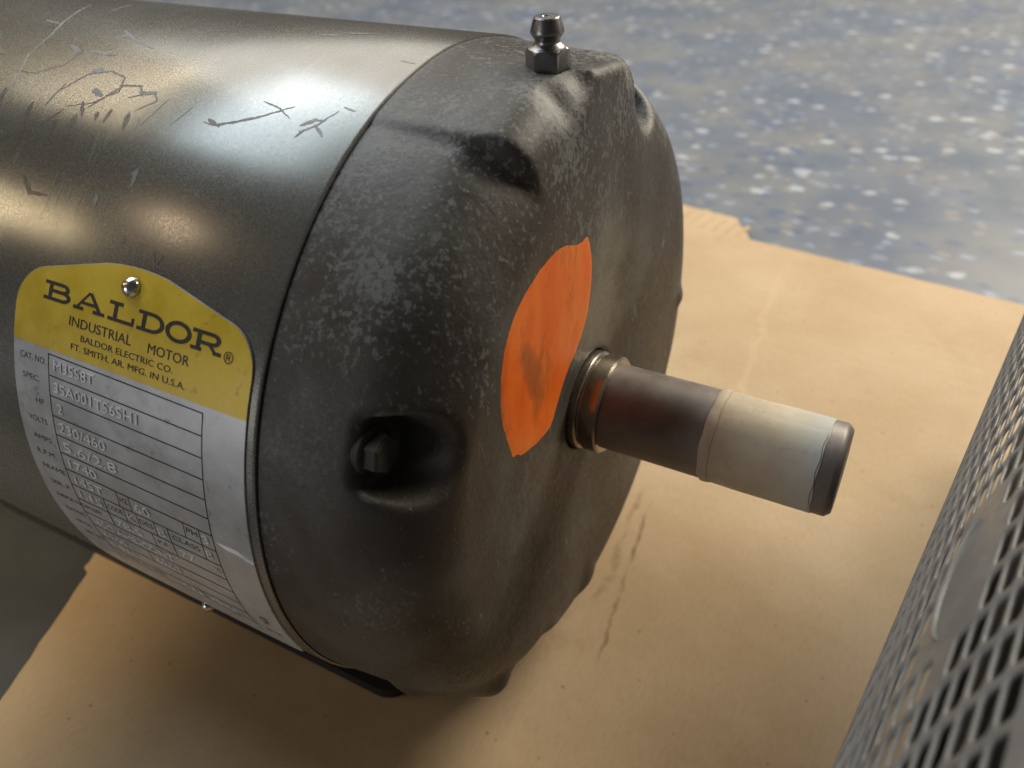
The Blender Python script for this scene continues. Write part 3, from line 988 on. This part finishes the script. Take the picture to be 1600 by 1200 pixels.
# ------------------------------------------------------------------ wear on the shell: rubbed strokes and scratches
def strokes(name, items, mat, off=.04, seed=1):
    rr = random.Random(seed)
    for j, (pts_, wd) in enumerate(items):
        V_, F_ = [], []
        # resample
        P = []
        for a, b in zip(pts_[:-1], pts_[1:]):
            n = max(2, int(math.hypot((b[0] - a[0]), (b[1] - a[1]) * 1.48) / .7))
            P += [(a[0] + (b[0] - a[0]) * k / n, a[1] + (b[1] - a[1]) * k / n) for k in range(n)]
        P.append(pts_[-1])
        n = len(P); b0 = len(V_)
        for k, (u, th) in enumerate(P):
            a = P[max(0, k - 1)]; c = P[min(n - 1, k + 1)]
            du, dv = c[0] - a[0], (c[1] - a[1]) * 1.48
            L = math.hypot(du, dv) or 1
            nu, nv = -dv / L, du / L
            t = k / (n - 1)
            w = .72 * wd * (.25 + .75 * math.sin(PI * min(1, max(0, t)) ** .8) ** .6) * rr.uniform(.6, 1.25) / 2
            ju, jv = rr.uniform(-.12, .12) * wd, rr.uniform(-.12, .12) * wd
            h = .004 * (j % 9)
            for s in (-1, 1):
                V_.append(pol(u + nu * w * s + ju, RS + off + h, th + (nv * w * s + jv) / 1.48))
        for k in range(n - 1):
            a = b0 + 2 * k
            F_.append((a, a + 1, a + 3, a + 2))
        mesh_obj(name, V_, F_, mat, shell)
strokes('rub_mark', [
    ([(-91.5, 118.8), (-89.5, 123), (-87.6, 127.2)], 2.6), ([(-99, 127), (-93, 125.8), (-88.5, 123.6)], 2.2),
    ([(-79.6, 120.8), (-79.0, 124.9)], 3.0), ([(-74.8, 119.5), (-74, 122.5), (-73.0, 126.2)], 2.3), ([(-76, 117), (-73, 119.8)], 1.4),
    ([(-66, 117.5), (-65.4, 120)], 2.0), ([(-69, 118.4), (-68.4, 120)], 1.4), ([(-60, 117.6), (-58.6, 120.6)], 1.8),
    ([(-58.5, 122.5), (-59.5, 123.6)], .9),
    ([(-73, 118), (-68, 112.6), (-63, 112.2), (-60, 114.3)], .9),
    ([(-38.7, 117.0), (-35, 117.2), (-31, 116.2), (-25.2, 114.4), (-19, 111.6)], 1.0), ([(-38, 116.2), (-33.5, 117.4)], 1.3),
    ([(-27.5, 111.5), (-22, 112.5), (-18, 114)], .7),
    ([(-14.6, 114.9), (-12, 113.4), (-9.4, 113.3)], 1.4), ([(-13.8, 116), (-11, 114.5), (-8.2, 111.2)], .9), ([(-11.5, 114.2), (-7.6, 116.2)], 1.0), ([(-12.8, 115.4), (-14, 117)], .8),
    ([(-80, 131.2), (-76, 133.4), (-70, 133.2)], 1.5), ([(-70.5, 132.2), (-66, 128.8), (-62, 128.2)], .8), ([(-78, 129), (-75, 129.3)], 2.2),
    ([(-112, 108), (-106, 104), (-98, 103.6), (-92, 106), (-92, 110), (-99, 113), (-107, 113)], .8), ([(-86, 116), (-82, 111.5), (-76, 110), (-70, 111), (-68, 114), (-73, 117), (-80, 118.5)], .7),
    ([(-104, 117), (-101, 122), (-97, 124)], 2.4), ([(-64, 115), (-58, 113), (-55, 114.6), (-59, 117.2)], .6), ([(-83, 122), (-80, 119)], .8),
    ([(-44.5, 136.2), (-43, 137)], 1.6), ([(-34, 137.4), (-33.2, 138.9), (-31.4, 137.2)], .7)], M['wornmark'], .03, 2)
strokes('scratch_mark', [
    ([(-120.2, 87.7), (-114, 96.5), (-109.2, 102.9), (-107.5, 109.0), (-103, 115), (-99.7, 119.6)], .75),
    ([(-109.5, 84.2), (-106.8, 91.9)], .6), ([(-52, 113.6), (-54.5, 119.6)], .45), ([(-44, 114.5), (-46.5, 118.6)], .45), ([(-56.2, 118.2), (-55.2, 120.6)], .7),
    ([(-86, 114), (-86.8, 119)], .9), ([(-8, 110.4), (-4.5, 110.9)], .5), ([(-30, 90), (-22, 88.4)], .9), ([(-34, 92), (-29, 91)], 1.1), ([(-6, 98), (-2, 98.4)], .7),
    ([(-65, 121), (-62, 127.5)], .3), ([(-70, 129), (-69.2, 135)], .25), ([(-67, 129.5), (-66.4, 135)], .25), ([(-64, 130), (-63.5, 134)], .25), ([(-60, 131), (-59.7, 135.5)], .22), ([(-52, 131), (-51.4, 136)], .2)], M['scratch'], .045, 4)
strokes('pale_scuff', [
    ([(-89, 98.5), (-80, 101.5), (-72, 103)], 1.2), ([(-88, 101.5), (-84, 99.5)], 1.3), ([(-98, 105), (-92, 106.5)], 1.6), ([(-90, 106), (-80, 106)], 1.5),
    ([(-82, 110.4), (-77, 110.2)], 2.2), ([(-76, 114.4), (-72, 115.4)], 3.0), ([(-62, 113.6), (-57, 113.2)], 1.7), ([(-48, 126.4), (-47, 129)], 2.4), ([(-56, 131), (-55, 133)], 2.2), ([(-120, 98), (-112, 99)], 1.2)], M['pale'], .036, 6)

# ------------------------------------------------------------------ slotted guard of a second machine, lying to the right
guard = empty('slotted_guard', W((199, 0, -H)))
tag(guard, 'grey slotted cylindrical fan guard with blank oval, lying right of the motor shaft', 'fan guard')
GR, YAW = 88.0, 7.3
gax = Vector((math.sin(rad(YAW)), math.cos(rad(YAW)), 0))
gperp = Vector((math.cos(rad(YAW)), -math.sin(rad(YAW)), 0))
gc = Vector((200.0 + 46 * math.sin(rad(YAW)), 0, -1.0))
def G(s, al, r):        # s along its axis, al = angle above horizontal on the side facing the motor
    a = rad(al)
    return tuple(gc + gax * s + gperp * (-r * math.cos(a)) + Vector((0, 0, r * math.sin(a))))
PITCH_S, PITCH_A, SKEW = 9.2, 1.85, .9
A0, A1 = -14, 34.5
S0, NR = -190, 36
BL = (-65.0, 23.2)       # centre of the blank oval (s, al)
def in_blank(s, al):
    return ((s - BL[0]) / 21.5) ** 2 + ((al - BL[1]) / 4.4) ** 2 < 1
def GS(s, al, r):
    return G(s + SKEW * (min(max(al, A0), 40) - 25), al, r)
gv, gf = [], []
def add_cell(s0, s1, a0, a1, hole):
    b = len(gv)
    if not hole:
        for (s, a) in ((s0, a0), (s1, a0), (s1, a1), (s0, a1)):
            gv.append(GS(s, a, GR))
        gf.append((b + 3, b + 2, b + 1, b))
        return
    sm, am = (s0 + s1) / 2, (a0 + a1) / 2
    hs = (s1 - s0) / 2 - .90; ha = (a1 - a0) / 2 * .78
    K = 20
    loops = []
    ring = []
    for k in range(K):
        t = 2 * PI * k / K
        c_, s_ = math.cos(t), math.sin(t)
        # outer rectangle point by direction
        ring.append((c_, s_))
    outer = []
    for c_, s_ in ring:
        k_ = 1 / max(abs(c_), abs(s_))
        outer.append((sm + (s1 - s0) / 2 * c_ * k_, am + (a1 - a0) / 2 * s_ * k_))
    def sup(c_, s_, fs, fa):
        p = 7
        k_ = (abs(c_) ** p + abs(s_) ** p) ** (-1 / p)
        return (sm + fs * c_ * k_, am + fa * s_ * k_)
    L1 = [sup(c_, s_, hs + .22, ha + .10) for c_, s_ in ring]
    L2 = [sup(c_, s_, hs, ha) for c_, s_ in ring]
    for L_, r in ((outer, GR), (L1, GR - .02), (L2, GR - .18), (L2, GR - .55)):
        for (s, a) in L_:
            gv.append(GS(s, a, r))
    # corner vertices of the cell
    cb = len(gv)
    for (s, a) in ((s1, a1), (s0, a1), (s0, a0), (s1, a0)):
        gv.append(GS(s, a, GR))
    for i in range(3):
        for k in range(K):
            k2 = (k + 1) % K
            gf.append((b + i * K + k, b + (i + 1) * K + k, b + (i + 1) * K + k2, b + i * K + k2))
    for q, k in enumerate((2, 7, 12, 17)):
        gf.append((cb + q, b + k, b + k + 1))
na = int((A1 - A0) / PITCH_A)
for i in range(NR):
    s0, s1 = S0 + i * PITCH_S, S0 + (i + 1) * PITCH_S
    st = 0
    for j in range(na):
        a0 = A0 + j * PITCH_A + st
        a1 = a0 + PITCH_A
        add_cell(s0, s1, a0, a1, not in_blank((s0 + s1) / 2 + SKEW * ((a0 + a1) / 2 - 25), (a0 + a1) / 2))
    add_cell(s0, s1, A0 - 4, A0 + st, False)
    am = A0 + na * PITCH_A + st
    step = (150 - am) / 10
    for j in range(10):
        add_cell(s0, s1, am + j * step, am + (j + 1) * step, False)
    for j in range(18):
        add_cell(s0, s1, 150 + j * 10.111, 150 + (j + 1) * 10.111, False)
go = mesh_obj('slotted_shell', gv, gf, M['guard'], guard, True, 50)
iv, if_ = [], []
for i, s in enumerate((S0, S0 + NR * PITCH_S)):
    for k in range(72):
        iv.append(G(s, k * 5, GR - 14))
for k in range(72):
    if_.append((k, (k + 1) % 72, 72 + (k + 1) % 72, 72 + k))
mesh_obj('inner_drum', iv, if_, M['hollow'], guard, True)
# raised curved rib on the blank oval
def ridge(name, pts_, w, hgt):
    V_, F_ = [], []
    n = len(pts_)
    for k, (s, a) in enumerate(pts_):
        p = pts_[max(0, k - 1)]; q = pts_[min(n - 1, k + 1)]
        ds, da = q[0] - p[0], (q[1] - p[1]) * 1.536
        L = math.hypot(ds, da)
        ns, na_ = -da / L, ds / L
        e = min(1, min(k, n - 1 - k) / 2 + .15)
        for t, h in ((-1, -.1), (-.5, .7), (0, 1), (.5, .7), (1, -.1)):
            V_.append(G(s + ns * w * t * e, a + na_ * w * t * e / 1.536, GR + (hgt * h if h > 0 else -.1) * e))
    for k in range(n - 1):
        for j in range(4):
            b = k * 5 + j
            F_.append((b, b + 1, b + 6, b + 5))
    return mesh_obj(name, V_, F_, M['guard'], guard, True)
ridge('raised_curve', [(BL[0] + 14.5 * math.sin(t), BL[1] - 3.2 * math.cos(t)) for t in np.linspace(-1.3, 1.3, 21)], .42, .7)
